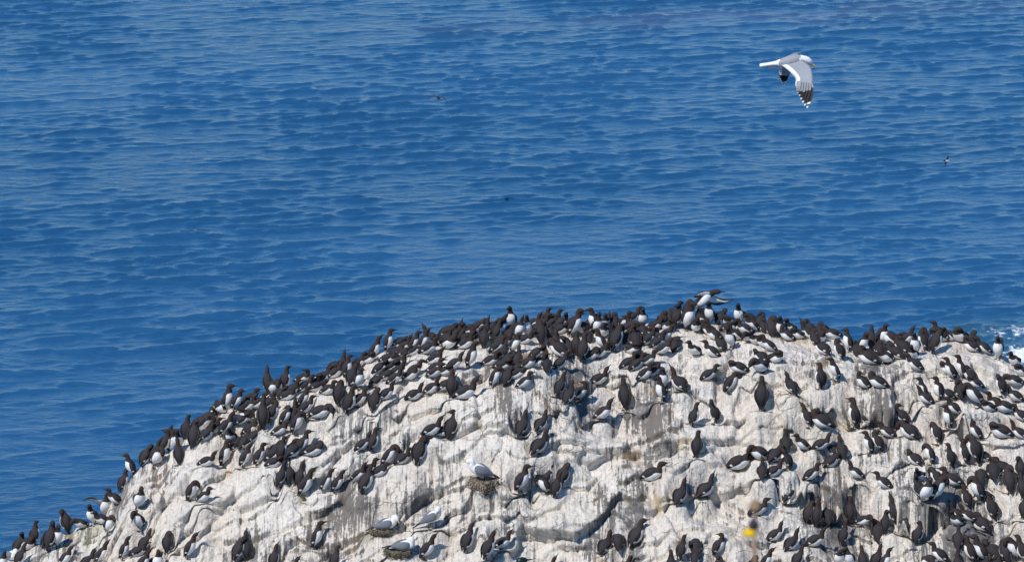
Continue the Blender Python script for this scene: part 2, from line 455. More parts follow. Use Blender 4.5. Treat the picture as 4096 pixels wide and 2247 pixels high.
# ------------------------------------------------------------------ the crag
CREST = [(-2600, 4300), (-1500, 3300), (-600, 2600), (0, 2262), (117, 2195), (272, 2144), (320, 2110), (410, 2085), (448, 2046), (475, 1995), (515, 1945), (561, 1878),
         (642, 1842), (737, 1768), (800, 1745), (852, 1690), (936, 1646), (1051, 1600), (1190, 1535), (1358, 1488), (1472, 1450), (1536, 1420), (1660, 1375), (1767, 1350),
         (1900, 1330), (2050, 1316), (2300, 1310), (2560, 1308), (2700, 1302), (2850, 1296), (3000, 1300), (3100, 1316), (3200, 1334), (3300, 1345), (3370, 1370), (3420, 1390),
         (3500, 1396), (3580, 1376), (3680, 1366), (3780, 1366), (3860, 1378), (3960, 1412), (4030, 1440), (4096, 1462), (4400, 1600), (4800, 1850), (5600, 2600)]
cx_, cz_ = [], []
for px, py in CREST:
    d = ray(px, py)
    x0 = (px - 2048) / 4096 * 13.2
    yc = 53.0 - 0.010 * x0 * x0
    k = yc / d.y
    cx_.append(d.x * k); cz_.append(CAM.z + d.z * k)
xs = np.arange(-9.2, 9.2, 0.0175)
zc = np.interp(xs, cx_, cz_)
ker = np.hanning(15); ker /= ker.sum()
zc = np.convolve(np.pad(zc, 7, 'edge'), ker, 'valid')
yc = 53.0 - 0.010 * xs * xs
s_back = np.concatenate([-np.array([22, 12, 7, 4.5, 3.2, 2.4, 1.9, 1.5]), np.arange(-1.2, -0.02, 0.06)])
s_front = np.arange(0, 6.0, 0.0165)
s_low = np.array([6.3, 6.8, 7.5, 8.5, 10, 12, 15, 19, 24, 30])
ss = np.concatenate([s_back, s_front, s_low])
n0 = len(s_back) + 0
S = np.broadcast_to(ss, (len(xs), len(ss)))
XX = np.broadcast_to(xs[:, None], S.shape)
wid = np.interp(xs, [-9, -5, -3, -1.5, 0, 3, 4.5, 9], [0.12, 0.16, 0.35, 0.75, 0.95, 0.85, 0.5, 0.5])
wn = wid[:, None] + 0.25 * fbm(XX * 0.9, S * 0 + 3, 2, 90)


def smooth01(v):
    v = np.clip(v, 0, 1)
    return v * v * (3 - 2 * v)


face = np.interp(xs, [-9, -5, -2, 1, 4, 9], [36, 36, 41, 45, 45, 42])[:, None]
angf = 13 + (face - 13) * smooth01((S - wn) / 0.75) + (70 - face) * smooth01((S - 6.0) / 4.0)
angf = angf + 11 * fbm(XX * 0.55, S * 0.8, 2, 41) * smooth01((S - 0.6) / 0.8)
angb = -(22 + 30 * smooth01((-S - 0.15) / 0.8) + 26 * smooth01((-S - 2) / 3))
A = np.radians(np.where(S >= 0, angf, angb))
ds = np.gradient(ss)[None, :]
i0 = int(np.argmin(np.abs(ss)))
cz = np.cumsum(np.sin(A) * ds, axis=1); cy = np.cumsum(np.cos(A) * ds, axis=1)
# forward of the crest the ground falls towards the camera; behind it falls away
Zr = zc[:, None] - (cz - cz[:, i0:i0 + 1])
Yr = yc[:, None] - (cy - cy[:, i0:i0 + 1])
ny, nz = -np.sin(A), np.cos(A)
# fractured blocks: strata rising to the right on the left half, upright joints on the right half
th = np.radians(np.interp(xs, [-9, -4, 0, 2, 9], [10, 9, 6, 3, 2]))[:, None]
wx = 0.16 * fbm(XX * 1.1, S * 1.1, 3, 3); wy = 0.16 * fbm(XX * 1.1 + 40, S * 1.1, 3, 4)
up_s = -S + wy
q1 = (XX + wx) * np.cos(th) + up_s * np.sin(th)
q2 = -(XX + wx) * np.sin(th) + up_s * np.cos(th)
ax_, ay_, gap, r = voro(q1 / 0.95, q2 / 0.62, 1)
ledge = 0.62 * ay_ * np.interp(xs, [-9, -2, 3], [0.6, 0.7, 1.1])[:, None]
D = 0.085 * (r[0] - 0.5) * 2 - (0.05 + 0.17 * r[1]) * ledge + 0.09 * (r[2] - 0.5) * ax_ * 0.95
D += 0.10 * (0.45 - 1.6 * (ax_ ** 2 + ay_ ** 2))
D -= 0.03 * np.exp(-gap / 0.04) * (r[0] > 0.2)
bx, by, gap2, r2 = voro(q1 / 0.40 + 5, q2 / 0.27, 2)
D += 0.045 * (r2[0] - 0.5) * 2 - (0.10 + 0.34 * r2[1]) * 0.27 * by + 0.18 * (r2[2] - 0.5) * bx * 0.40
D += 0.035 * (0.45 - 1.6 * (bx ** 2 + by ** 2))
D -= 0.018 * np.exp(-gap2 / 0.06) * (r2[2] > 0.3)
ex, ey, gap3, r3 = voro(q1 / 0.15 + 0.5 * wx, q2 / 0.11 + 9, 3)
D += 0.010 * (r3[0] - 0.5) * 2 - 0.18 * r3[1] * 0.11 * ey + 0.12 * (r3[2] - 0.5) * 0.15 * ex - 0.012 * np.exp(-gap3 / 0.08) * (r3[1] > 0.5)
D += 0.13 * fbm(XX * 0.55, S * 0.7, 2, 12) + 0.05 * fbm(XX * 2.2, S * 2.2, 3, 22)
rid = lambda f_, sd: 0.5 - np.abs(vnoise((XX + .1 * wx) * f_, S * f_ * .8, sd)) * 2
D += 0.026 * rid(3.1, 71) + 0.013 * rid(7.3, 72) + 0.009 * rid(15.0, 73)
rib = 0.5 - np.abs(vnoise((XX + .3 * wx) * 3.4, S * 0.6, 81)) * 2 + 0.5 * (0.5 - np.abs(vnoise((XX + .2 * wx) * 8.5, S * 1.2, 82)) * 2)
D += 0.055 * rib * np.interp(xs, [-9, -1, 2], [0.4, 0.7, 1.0])[:, None]
D += 0.010 * fbm(XX * 22, S * 14, 2, 32)
D *= 0.25 + 0.75 * smooth01((S - 0.2 * wn) / (wn + 0.3))
D = np.where(S < 0, D * 0.6, D) * (1 - smooth01((np.abs(S) - 6) / 3))
for _ in range(1):                                       # weathered edges
    D[1:-1, n0:-1] = 0.5 * D[1:-1, n0:-1] + 0.125 * (D[:-2, n0:-1] + D[2:, n0:-1] + D[1:-1, n0 - 1:-2] + D[1:-1, n0 + 1:])
Yr = Yr + ny * D
Zr = Zr + nz * D
RP = np.stack([XX, Yr, Zr], -1)

m_rock, t, b = new_mat('guano_whitened_rock')
bare_a, crack_a, cell_a = attr(t, 'bare'), attr(t, 'crack'), attr(t, 'tone')
streak = pos_noise(t, 1.0, 5.0, (17, 1.4, 1.7), 0.62)
streak2 = pos_noise(t, 1.0, 3.0, (42, 3.0, 3.2), 0.6, (3, 1, 0))
speck = pos_noise(t, 24.0, 5.0, rough=0.65)
big = pos_noise(t, 1.1, 3.0, loc=(4, 0, 2))
guano = mixc(t, sstep(t, big, 0.35, 0.65), (0.75, 0.675, 0.58), (0.79, 0.74, 0.665))
guano = mixc(t, math_n(t, 'MULTIPLY', sstep(t, speck, 0.48, 0.66), 0.55), guano, (0.40, 0.35, 0.31))
guano = mixc(t, math_n(t, 'MULTIPLY', sstep(t, streak2, 0.50, 0.66), 0.5), guano, (0.42, 0.37, 0.33))
stone = mixc(t, sstep(t, pos_noise(t, 5.0, 4.0, loc=(9, 9, 0)), 0.38, 0.62), (0.155, 0.147, 0.145), (0.30, 0.285, 0.265))
stone = mixc(t, sstep(t, cell_a, 0.72, 0.8), stone, (0.21, 0.185, 0.165))
f = math_n(t, 'ADD', bare_a, math_n(t, 'MULTIPLY', math_n(t, 'SUBTRACT', streak, 0.5), 1.9))
f = math_n(t, 'ADD', f, math_n(t, 'MULTIPLY', math_n(t, 'SUBTRACT', streak2, 0.5), 1.1))
f = math_n(t, 'ADD', f, math_n(t, 'MULTIPLY', math_n(t, 'SUBTRACT', speck, 0.5), 0.7))
f = sstep(t, f, 0.36, 0.66)
colr = mixc(t, f, guano, stone)
och = math_n(t, 'MULTIPLY', sstep(t, pos_noise(t, 2.3, 4.0, (1.5, 1, 0.6), loc=(1, 5, 8)), 0.56, 0.70), crack_a)
colr = mixc(t, math_n(t, 'MULTIPLY', och, 0.65), colr, (0.46, 0.32, 0.15))
colr = mixc(t, attr(t, 'alga'), colr, (0.20, 0.21, 0.10))
# thin joints and hairline cracks
gp = t.nodes['geo']
wn_ = N(t, 'ShaderNodeTexNoise', Scale=2.2, Detail=4.0); t.links.new(gp.outputs['Position'], wn_.inputs['Vector'])
wv = t.nodes.new('ShaderNodeVectorMath'); wv.operation = 'MULTIPLY_ADD'
t.links.new(wn_.outputs['Color'], wv.inputs[0]); wv.inputs[1].default_value = (0.5, 0.5, 0.5); t.links.new(gp.outputs['Position'], wv.inputs[2])
vr = N(t, 'ShaderNodeTexVoronoi', Scale=3.4); vr.feature = 'DISTANCE_TO_EDGE'; t.links.new(wv.outputs[0], vr.inputs['Vector'])
ck = math_n(t, 'MULTIPLY', math_n(t, 'SUBTRACT', 1.0, sstep(t, vr.outputs['Distance'], 0.004, 0.030)), sstep(t, pos_noise(t, 1.7, 3.0, loc=(3, 3, 3)), 0.52, 0.60))
colr = mixc(t, math_n(t, 'MULTIPLY', ck, 0.45), colr, (0.13, 0.105, 0.09))
t.links.new(colr, b.inputs['Base Color'])
b.inputs['Roughness'].default_value = 0.9
b.inputs['Specular IOR Level'].default_value = 0.15
hgt = math_n(t, 'ADD', math_n(t, 'MULTIPLY', pos_noise(t, 16.0, 6.0, (1, 1, 0.7), 0.7), 0.06), math_n(t, 'MULTIPLY', speck, 0.02))
hgt = math_n(t, 'SUBTRACT', hgt, math_n(t, 'MULTIPLY', ck, 0.02))
hgt = math_n(t, 'ADD', hgt, math_n(t, 'MULTIPLY', streak, 0.045))
bp = N(t, 'ShaderNodeBump', Strength=0.8, Distance=1.0)
t.links.new(hgt, bp.inputs['Height'])
t.links.new(bp.outputs[0], b.inputs['Normal'])

# where the bare stone shows: steep faces, plus the dark faces seen in the photograph
steep = np.gradient(Zr, axis=1) / (np.hypot(np.gradient(Yr, axis=1), np.gradient(Zr, axis=1)) + 1e-9)
steep = np.abs(steep)
bare = 0.045 + 0.27 * smooth01((steep - 0.72) / 0.28) + 0.55 * fbm(XX * 1.5, S * 0.65, 3, 60) + 0.10 * (r[2] - 0.5)
PATCH = [(1985, 1640, .30, .28, .35), (2630, 1760, .45, .50, .55), (2480, 1640, .25, .3, .25), (3120, 1620, .22, .3, .5), (1190, 2150, .30, .26, .65), (960, 2080, .4, .22, .35),
         (1525, 2080, .2, .2, .6), (1760, 2050, .22, .22, .55), (1990, 1850, .35, .25, .4), (2340, 2180, .3, .2, .4), (2930, 1440, .4, .18, .4), (3240, 1420, .25, .3, .5),
         (3960, 1450, .4, .2, .4), (3800, 1400, .25, .15, .35), (2280, 1500, .2, .12, .35), (1600, 1700, .3, .2, .25), (1640, 1960, .4, .3, .4), (560, 2040, .25, .3, .35),
         (720, 2110, .25, .3, .35), (2100, 2020, .3, .25, .3), (2160, 1560, .2, .3, .35), (3260, 1560, .4, .2, .3), (3650, 1560, .3, .3, .25), (480, 2000, .3, .2, .45), (330, 2170, .35, .2, .4),
         (1340, 1740, .25, .2, .4), (2700, 1950, .4, .25, .35), (2830, 1590, .25, .3, .3)]
alga = np.zeros(S.shape)
fy_, fz_ = (math.cos(PITCH), -math.sin(PITCH))
dep = Yr * fy_ + (Zr - CAM.z) * fz_
IX = 2048 + XX / dep * LENS * 4096
IY = 1123.5 - (Yr * math.sin(PITCH) + (Zr - CAM.z) * math.cos(PITCH)) / dep * LENS * 4096
for px, py, rx, ry, w in PATCH:
    jit = 0.35 * fbm(XX * 3.5, S * 3.5, 3, int(px))
    e = np.hypot((IX - px) / (rx * 310), (IY - py) / (ry * 310)) + jit
    bare = bare + 0.48 * w * (1 - smooth01((e - 0.55) / 0.55))
for px, py, rx, ry, w in [(370, 2140, .22, .12, .4), (1500, 2150, .2, .12, .5), (850, 1550, .1, .05, .3), (1430, 1500, .06, .12, .5), (3930, 1950, .12, .1, .5), (3200, 1590, .12, .06, .5)]:
    e = np.hypot((IX - px) / (rx * 310), (IY - py) / (ry * 310)) + 0.6 * fbm(XX * 6, S * 6, 3, int(px))
    alga = np.maximum(alga, w * (1 - smooth01((e - 0.4) / 0.6)))
crackv = np.clip(np.exp(-gap / 0.12) + 0.5 * np.exp(-gap2 / 0.1), 0, 1)
RATT = {'bare': bare, 'crack': crackv, 'tone': r[1], 'alga': alga}
# ------------------------------------------------------------------ plumage and other bird materials
def plain(name, c, rough=0.6, noise=0.0, scale=30.0):
    m, t, b = new_mat(name)
    if noise:
        n = N(t, 'ShaderNodeTexNoise', Scale=scale, Detail=3.0)
        tc = t.nodes.new('ShaderNodeTexCoord')
        t.links.new(tc.outputs['Object'], n.inputs['Vector'])
        d = tuple(x * (1 - noise) for x in c)
        t.links.new(mixc(t, sstep(t, n.outputs['Fac'], 0.35, 0.65), c, d), b.inputs['Base Color'])
    else:
        b.inputs['Base Color'].default_value = (*c, 1)
    b.inputs['Roughness'].default_value = rough
    b.inputs['Specular IOR Level'].default_value = 0.25
    return m


m_plume, t, b = new_mat('auk_plumage')
tc = t.nodes.new('ShaderNodeTexCoord')
nz_ = N(t, 'ShaderNodeTexNoise', Scale=70.0, Detail=3.0); t.links.new(tc.outputs['Object'], nz_.inputs['Vector'])
nz2 = N(t, 'ShaderNodeTexNoise', Scale=24.0, Detail=2.0); t.links.new(tc.outputs['Object'], nz2.inputs['Vector'])
oi = t.nodes.new('ShaderNodeObjectInfo')
dark = mixc(t, nz_.outputs['Fac'], (0.022, 0.021, 0.0235), (0.050, 0.0455, 0.048))
brown = mixc(t, nz_.outputs['Fac'], (0.032, 0.0215, 0.018), (0.050, 0.034, 0.028))
dk = mixc(t, attr(t, 'head'), dark, brown)
dk = mixc(t, math_n(t, 'MULTIPLY', oi.outputs['Color'], 0.45), dk, (0.052, 0.045, 0.045))
wh = mixc(t, sstep(t, nz2.outputs['Fac'], 0.45, 0.75), (0.80, 0.79, 0.77), (0.66, 0.63, 0.58))
wf = sstep(t, math_n(t, 'ADD', attr(t, 'white'), math_n(t, 'MULTIPLY', math_n(t, 'SUBTRACT', nz_.outputs['Fac'], 0.5), 0.25)), -0.04, 0.04)
t.links.new(mixc(t, wf, dk, wh), b.inputs['Base Color'])
b.inputs['Roughness'].default_value = 0.75
b.inputs['Specular IOR Level'].default_value = 0.12
bp = N(t, 'ShaderNodeBump', Strength=0.25, Distance=0.004)
t.links.new(nz_.outputs['Fac'], bp.inputs['Height']); t.links.new(bp.outputs[0], b.inputs['Normal'])
m_bill = plain('auk_bill', (0.022, 0.020, 0.020), 0.45)
m_leg = plain('auk_leg', (0.06, 0.05, 0.04), 0.6)
m_gwhite = plain('gull_white_feathers', (0.80, 0.80, 0.79), 0.7, 0.06, 40)
m_ggrey = plain('gull_grey_feathers', (0.31, 0.325, 0.35), 0.7, 0.12, 60)
m_ggrey2 = plain('kittiwake_grey_feathers', (0.175, 0.185, 0.215), 0.7, 0.16, 50)
m_black = plain('black_feathers', (0.022, 0.021, 0.022), 0.6)
m_yellow = plain('yellow_bill', (0.72, 0.42, 0.05), 0.5)
m_red = plain('red_bill_spot', (0.55, 0.08, 0.03), 0.5)
m_pink = plain('pink_leg', (0.55, 0.20, 0.13), 0.6)
m_eye = plain('dark_eye', (0.03, 0.028, 0.03), 0.25)
m_shag = plain('shag_plumage', (0.010, 0.030, 0.026), 0.35, 0.5, 50)

# ------------------------------------------------------------------ auk anatomy
# body pitch, three neck directions, head direction (degrees above level), and how far each is turned sideways
POSE = {
    'S': (66, (78, 86, 70), 4, (0, 0, 0, 0)),
    'U': (60, (72, 82, 66), 46, (0, 0, 0, 0)),
    's': (31, (58, 84, 74), 2, (0, 0, 0, 0)),
    'u': (31, (58, 82, 72), 52, (0, 0, 0, 0)),
    'P': (60, (66, 18, -40), -72, (0, 6, 14, 18)),
    'p': (34, (60, 20, -40), -66, (0, 10, 24, 32)),
    'T': (58, (66, 60, 20), -28, (0, 40, 120, 158)),
    't': (28, (54, 60, 18), -24, (0, 40, 120, 160)),
    'H': (58, (72, 84, 74), 2, (0, 30, 110, 138)),
    'h': (32, (60, 84, 74), 2, (0, 30, 110, 140)),
    'L': (10, (22, 34, 26), 8, (0, 0, 0, 0)),
}


def auk_shape(pose, var, nring, seg, lean=None):
    rs = random.Random(hash((pose, var)) if False else sum(map(ord, pose)) * 31 + var * 7)
    al, be, ga, ps = POSE[pose]
    al += rs.uniform(-9, 8)
    ga += rs.uniform(-9, 9) if pose not in 'PpTt' else rs.uniform(-4, 4)
    sgn = 1 if var % 2 == 0 else -1
    ps = [p * sgn + (rs.uniform(-16, 16) if i == 3 and pose in 'SUsu' else 0) for i, p in enumerate(ps)]
    fat = rs.uniform(1.08, 1.20) * (1.06 if pose in 'suthpL' else 1.0)
    a = R(al)
    ax = np.array([math.cos(a), 0, math.sin(a)])
    pts, rad, mark = [], [], []
    # tail, rump, belly, breast, shoulder (distance along the body axis, half width, half height, sag below the axis)
    for d, w, h, sag in ((0, .010, .004, .012), (.032, .021, .010, .010), (.062, .036, .026, .004), (.105, .056, .050, .002), (.155, .066, .061, .004), (.205, .062, .058, .004), (.245, .046, .044, .0)):
        pts.append(ax * d - np.array([-math.sin(a), 0, math.cos(a)]) * sag)
        rad.append((w * fat, h * fat)); mark.append(d / .245)
    p = pts[-1].copy()
    tuck = pose in 'Tt'
    for (bb, pp, ln, w, h) in zip(be, ps[:3], ((.034, .03, .028) if tuck else (.036, .032, .030)), (.038, .031, .028), (.038, .033, .030)):
        p = p + ln * np.array([math.cos(R(bb)) * math.cos(R(pp)), math.cos(R(bb)) * math.sin(R(pp)), math.sin(R(bb))])
        pts.append(p.copy()); rad.append((w, h)); mark.append(1.3)
    hd = np.array([math.cos(R(ga)) * math.cos(R(ps[3])), math.cos(R(ga)) * math.sin(R(ps[3])), math.sin(R(ga))])
    for ln, w, h in ((.020, .0285, .030), (.024, .0225, .0235), (.019, .0085, .010)):
        p = p + ln * hd
        pts.append(p.copy()); rad.append((w, h)); mark.append(2.0)
    tip = p + 0.058 * hd - np.array([0, 0, 0.004])
    M = catmull(np.hstack([pts, rad, np.array(mark)[:, None]]), nring)
    V, F, phi, ring = tube(M[:, :3], np.maximum(M[:, 3], .003), np.maximum(M[:, 4], .003), seg, up=(-math.sin(a), 0, math.cos(a)))
    mk = M[ring, 5]
    # white: underside from the vent to the throat, climbing the sides of the breast
    lim = np.interp(mk, [0, .12, .3, .6, .9, 1.0, 1.08, 1.2], [.3, 1.0, 1.45, 1.66, 1.76, 1.72, 1.2, -1.0])
    white = lim - phi
    white = np.where(mk > 1.15, -1.0, np.clip(white, -1, 1))
    head = np.clip((mk - 0.95) / 0.25, 0, 1)
    low = V[:, 2].min()
    stand = 0.022 if pose in 'SUPTH' else 0.006
    foot_x = float((ax * .085)[0]) if pose in 'SUPTH' else float((ax * .12)[0])
    sh = np.array([-foot_x, 0, stand - low])
    return dict(V=V + sh, F=F, white=white, head=head, M=M, sh=sh, ax=ax, a=a, tip=tip + sh, base=p + sh, fat=fat, stand=stand,
                top=float((V + sh)[:, 2].max()))


def auk_wing(s, side, nr, seg):
    a, ax = s['a'], s['ax']
    dors = np.array([-math.sin(a), 0, math.cos(a)])
    k = s['fat']
    C, rw, rh, bar = [], [], [], []
    for d, lat, dr, w, h in ((.228, .038, .020, .004, .006), (.212, .050, .024, .012, .022), (.178, .058, .026, .013, .030), (.14, .059, .028, .012, .032), (.10, .051, .028, .010, .029),
                             (.065, .038, .024, .008, .021), (.030, .024, .016, .006, .013), (.000, .012, .009, .003, .005)):
        C.append(ax * d + dors * dr + np.array([0, side * lat * k, 0])); rw.append(w); rh.append(h); bar.append(d)
    M = catmull(np.hstack([C, np.array([rw, rh, bar]).T]), nr)
    V, F, phi, ring = tube(M[:, :3], np.maximum(M[:, 3], .002), np.maximum(M[:, 4], .002), seg, up=dors)
    d = M[ring, 5]
    slant = d + 0.30 * (phi - 1.2) * 0.02
    white = np.where((phi > .1) & (phi < 2.0), 1.0 - np.abs(slant - .085) / .014, -1)
    return V + s['sh'], F, np.clip(white, -1, 1)


def bill_geo(base, tip, w=.0085, h=.0105, n=6):
    M = catmull(np.vstack([base, base * .55 + tip * .45 + np.array([0, 0, .001]), tip]), 5)
    r = np.array([1.0, .86, .66, .36, .05])
    return tube(M, w * r, h * r, n)


def leg_geo(s, side):
    g = Geo()
    h = s['stand'] + 0.03
    V, F, _, _ = tube([(0, side * .026, h), (.004, side * .028, .008)], [.006, .005], [.006, .005], 6, up=(1, 0, 0))
    g.add(V, F)
    V = [(-.012, side * .02, .004), (-.012, side * .036, .004), (.045, side * .050, .003), (.050, side * .028, .003), (.042, side * .008, .003)]
    V += [(x, y, z + .006) for x, y, z in V]
    g.add(V, [(4, 3, 2, 1, 0), (5, 6, 7, 8, 9)] + [(i, (i + 1) % 5, 5 + (i + 1) % 5, 5 + i) for i in range(5)])
    return g


AUK = {}


def auk_meshes(pose, var):
    key = (pose, var)
    if key not in AUK:
        s = auk_shape(pose, var, 30, 18)
        g = Geo(); g.add(s['V'], s['F'], 0, white=s['white'], head=s['head'])
        parts = [('body', g.mesh('auk_body', [m_plume]))]
        for side in (1, -1):
            V, F, w = auk_wing(s, side, 26, 12)
            g = Geo(); g.add(V, F, 0, white=w, head=0.3)
            parts.append(('wing', g.mesh('auk_wing', [m_plume])))
        V, F, _, _ = bill_geo(s['base'], s['tip'])
        g = Geo(); g.add(V, F)
        parts.append(('bill', g.mesh('auk_bill', [m_bill])))
        for side in (1, -1):
            parts.append(('leg', leg_geo(s, side).mesh('auk_leg', [m_leg])))
        AUK[key] = (parts, s['top'])
    return AUK[key]


LOW = {}


def auk_low(pose, var):
    key = (pose, var)
    if key not in LOW:
        s = auk_shape(pose, var, 18, 10)
        bits = [(s['V'], s['F'], 0, s['white'], s['head'])]
        for side in (1, -1):
            V, F, w = auk_wing(s, side, 10, 8)
            bits.append((V, F, 0, w, 0 * w))
        V, F, _, _ = bill_geo(s['base'], s['tip'], n=5)
        bits.append((V, F, 1, np.full(len(V), -1.0), np.zeros(len(V))))
        LOW[key] = (bits, s['top'])
    return LOW[key]


# ------------------------------------------------------------------ where every auk stands
YAW = {'R': 0, 'BR': 48, 'B': 90, 'BL': 132, 'L': 180, 'FL': 232, 'F': 270, 'FR': 308}
BIRDS = []
for (ox, oy), txt in SURVEY.items():
    for e in txt.replace('\n', '').split(';'):
        x, y, h, po, fc = e.split()
        BIRDS.append(dict(px=ox + float(x) / 3.6797, py=oy + float(y) / 3.6797, h=float(h) / 3.6797, pose=po, face=fc))
LOWER = {'P': 'p', 'T': 't', 'H': 'h'}
PXM = 4096 / 13.2                        # photograph pixels per metre at the crag
for i, bd in enumerate(BIRDS):
    po = bd['pose']
    if po in LOWER and bd['h'] < (84 if po != 'T' else 80):
        po = LOWER[po]
    if po == 'S' and bd['h'] < 62: po = 's'
    if po == 'U' and bd['h'] < 60: po = 'u'
    bd['mp'] = po
    bd['var'] = i % 6
    nat = auk_low(po, bd['var'])[1] * PXM * 1.02
    k = bd['h'] / nat
    bd['scale'] = min(max(k, 0.84), 1.14)
    crown = bd['py'] - bd['h']
    if k < 0.84:
        bd['py'] = crown + nat * 0.84 * 0.93
    bd['py_show'] = crown + 0.5 * bd['h']

rock = obj('rock_crag', grid_mesh('rock_crag', RP.reshape(-1, 3), len(xs), len(ss), [m_rock], RATT))
tag(rock, 'whitewashed rock crag crowded with nesting seabirds', kind='structure')


def drop(px, py):
    """Where the sight line through a pixel meets the crag; above its skyline, the skyline below that pixel."""
    for k in range(60):
        d = ray(px, py + 5 * k)
        hit, loc, nor, idx = rock.ray_cast(CAM, d.normalized())
        if hit and loc.y < 55.2:
            return loc
    return None


bpy.context.view_layer.update()
GULLS = [  # px, py of the foot, kind of pose, facing, scale
    (1524, 2128, 'down', 'R', 1.0), (1592, 2202, 'tuck', 'R', 1.0), (1712, 2112, 'back', 'R', 1.0), (1938, 1921, 'level', 'L', 1.08), (40, 2236, 'down', 'FR', 0.95)]
SHAG = (2040, 2405)
foot = [drop(bd['px'], bd['py']) for bd in BIRDS]
gfoot = [drop(g[0], g[1]) for g in GULLS]
VX, VY, VZ = RP[..., 0], RP[..., 1], RP[..., 2]
for p, rad in [(q, 0.085) for q in foot if q] + [(q, 0.15) for q in gfoot]:
    i = np.searchsorted(xs, [p.x - 2.6 * rad, p.x + 2.6 * rad])
    sl = slice(max(i[0], 0), i[1])
    dd = np.hypot(VX[sl] - p.x, VY[sl] - p.y - 0.02)
    w = 1 - smooth01((dd - rad) / (1.2 * rad))
    near = np.abs(VZ[sl] - p.z) < 0.35
    VZ[sl] += np.where(near, w * 0.8 * (p.z - VZ[sl]), 0)
rock.data.vertices.foreach_set('co', RP.astype('f').ravel())
rock.data.update()
bpy.context.view_layer.update()


def ground(x, y, z):
    hit, loc, nor, idx = rock.ray_cast(Vector((x, y, z + 0.22)), Vector((0, 0, -1)))
    return loc.z if hit else z


for bd in BIRDS:
    p = drop(bd['px'], bd['py'])
    bd['loc'] = p
BIRDS = [bd for bd in BIRDS if bd['loc'] is not None]
# no two birds in one place: ease close pairs apart on the ground
L = np.array([bd['loc'][:2] for bd in BIRDS])
for _ in range(12):
    dx = L[:, None] - L[None]
    dist = np.hypot(dx[..., 0], dx[..., 1]) + np.eye(len(L)) * 9
    push = np.clip(0.135 - dist, 0, None)[..., None] * dx / dist[..., None] * 0.25
    push[..., 0] *= 0.5
    L += push.sum(1)
for bd, (x, y) in zip(BIRDS, L):
    bd['loc'] = Vector((x, y, ground(x, y, bd['loc'].z) - 0.006))
# ------------------------------------------------------------------ the colony
def words(bd):
    pose = {'S': 'upright', 'U': 'bill-raised standing', 's': 'sitting', 'u': 'bill-raised sitting', 'P': 'preening', 'p': 'preening low', 'T': 'dozing', 't': 'dozing low',
            'H': 'backward-looking', 'h': 'backward-looking low', 'L': 'crouching'}[bd['mp']]
    face = {'L': 'facing left', 'R': 'facing right', 'B': 'with back turned', 'BL': 'with back turned left', 'BR': 'with back turned right', 'F': 'showing white front',
            'FL': 'white front turned left', 'FR': 'white front turned right'}[bd['face']]
    x = bd['px']
    cy = float(np.interp(x, [c[0] for c in CREST], [c[1] for c in CREST]))
    d = bd['py'] - cy
    band = 'crest' if d < 90 else 'upper ledges' if d < 300 else 'middle ledges' if d < 560 else 'bottom ledges'
    colm = ['far left', 'left flank', 'left of kittiwakes', 'near twig nest', 'mid crag', 'left of flower', 'right of flower', 'far right'][min(int(x // 512), 7)]
    return pose, face, band, colm


ORD = ['first', 'second', 'third', 'fourth', 'fifth', 'sixth', 'seventh', 'eighth', 'ninth', 'tenth', 'eleventh', 'twelfth']
order = sorted(BIRDS, key=lambda q: -q['h'])
single, rest = order[:296], order[296:]
bins = {}
for bd in single:
    bins.setdefault(words(bd), []).append(bd)
for wds, lst in bins.items():
    lst.sort(key=lambda q: q['px'])
    for i, bd in enumerate(lst):
        pose, face, band, colm = wds
        o = '' if len(lst) == 1 else f', {ORD[i]} such from left'
        bd['label'] = f'{pose} guillemot {face}, {band} {colm}{o}'


def bird_frame(bd):
    rs = random.Random(int(bd['px'] * 7 + bd['py'] * 13))
    yaw = R(YAW[bd['face']] + rs.uniform(-15, 15) * (1.0 if bd['h'] > 60 else 2.2))
    return Matrix.Translation(bd['loc']) @ Matrix.Rotation(yaw, 4, 'Z') @ Matrix.Rotation(R(rs.uniform(-4, 4)), 4, 'X') @ Matrix.Rotation(R(rs.uniform(-5, 5)), 4, 'Y') @ Matrix.Scale(bd['scale'], 4), rs


for bd in single:
    M, rs = bird_frame(bd)
    root = obj('guillemot', None)
    root.matrix_world = M
    tag(root, bd['label'], 'seabird', 'guillemots nesting on the crag')
    tint = rs.random()
    for nm, me in auk_meshes(bd['mp'], bd['var'])[0]:
        o = obj(nm, me, root)
        o.color = (tint, tint, tint, 1)

g = Geo()
for bd in rest:
    M, rs = bird_frame(bd)
    A = np.array(M)
    for V, F, mt, w, hd in auk_low(bd['mp'], bd['var'])[0]:
        g.add(V @ A[:3, :3].T + A[:3, 3], F, mt, white=w, head=hd)
flock = obj('guillemot_flock', g.mesh('guillemot_flock', [m_plume, m_bill]))
flock.color = (.4, .4, .4, 1)
tag(flock, 'smaller and half hidden guillemots packed among the nearer ones along the crest', 'seabirds', kind='stuff')


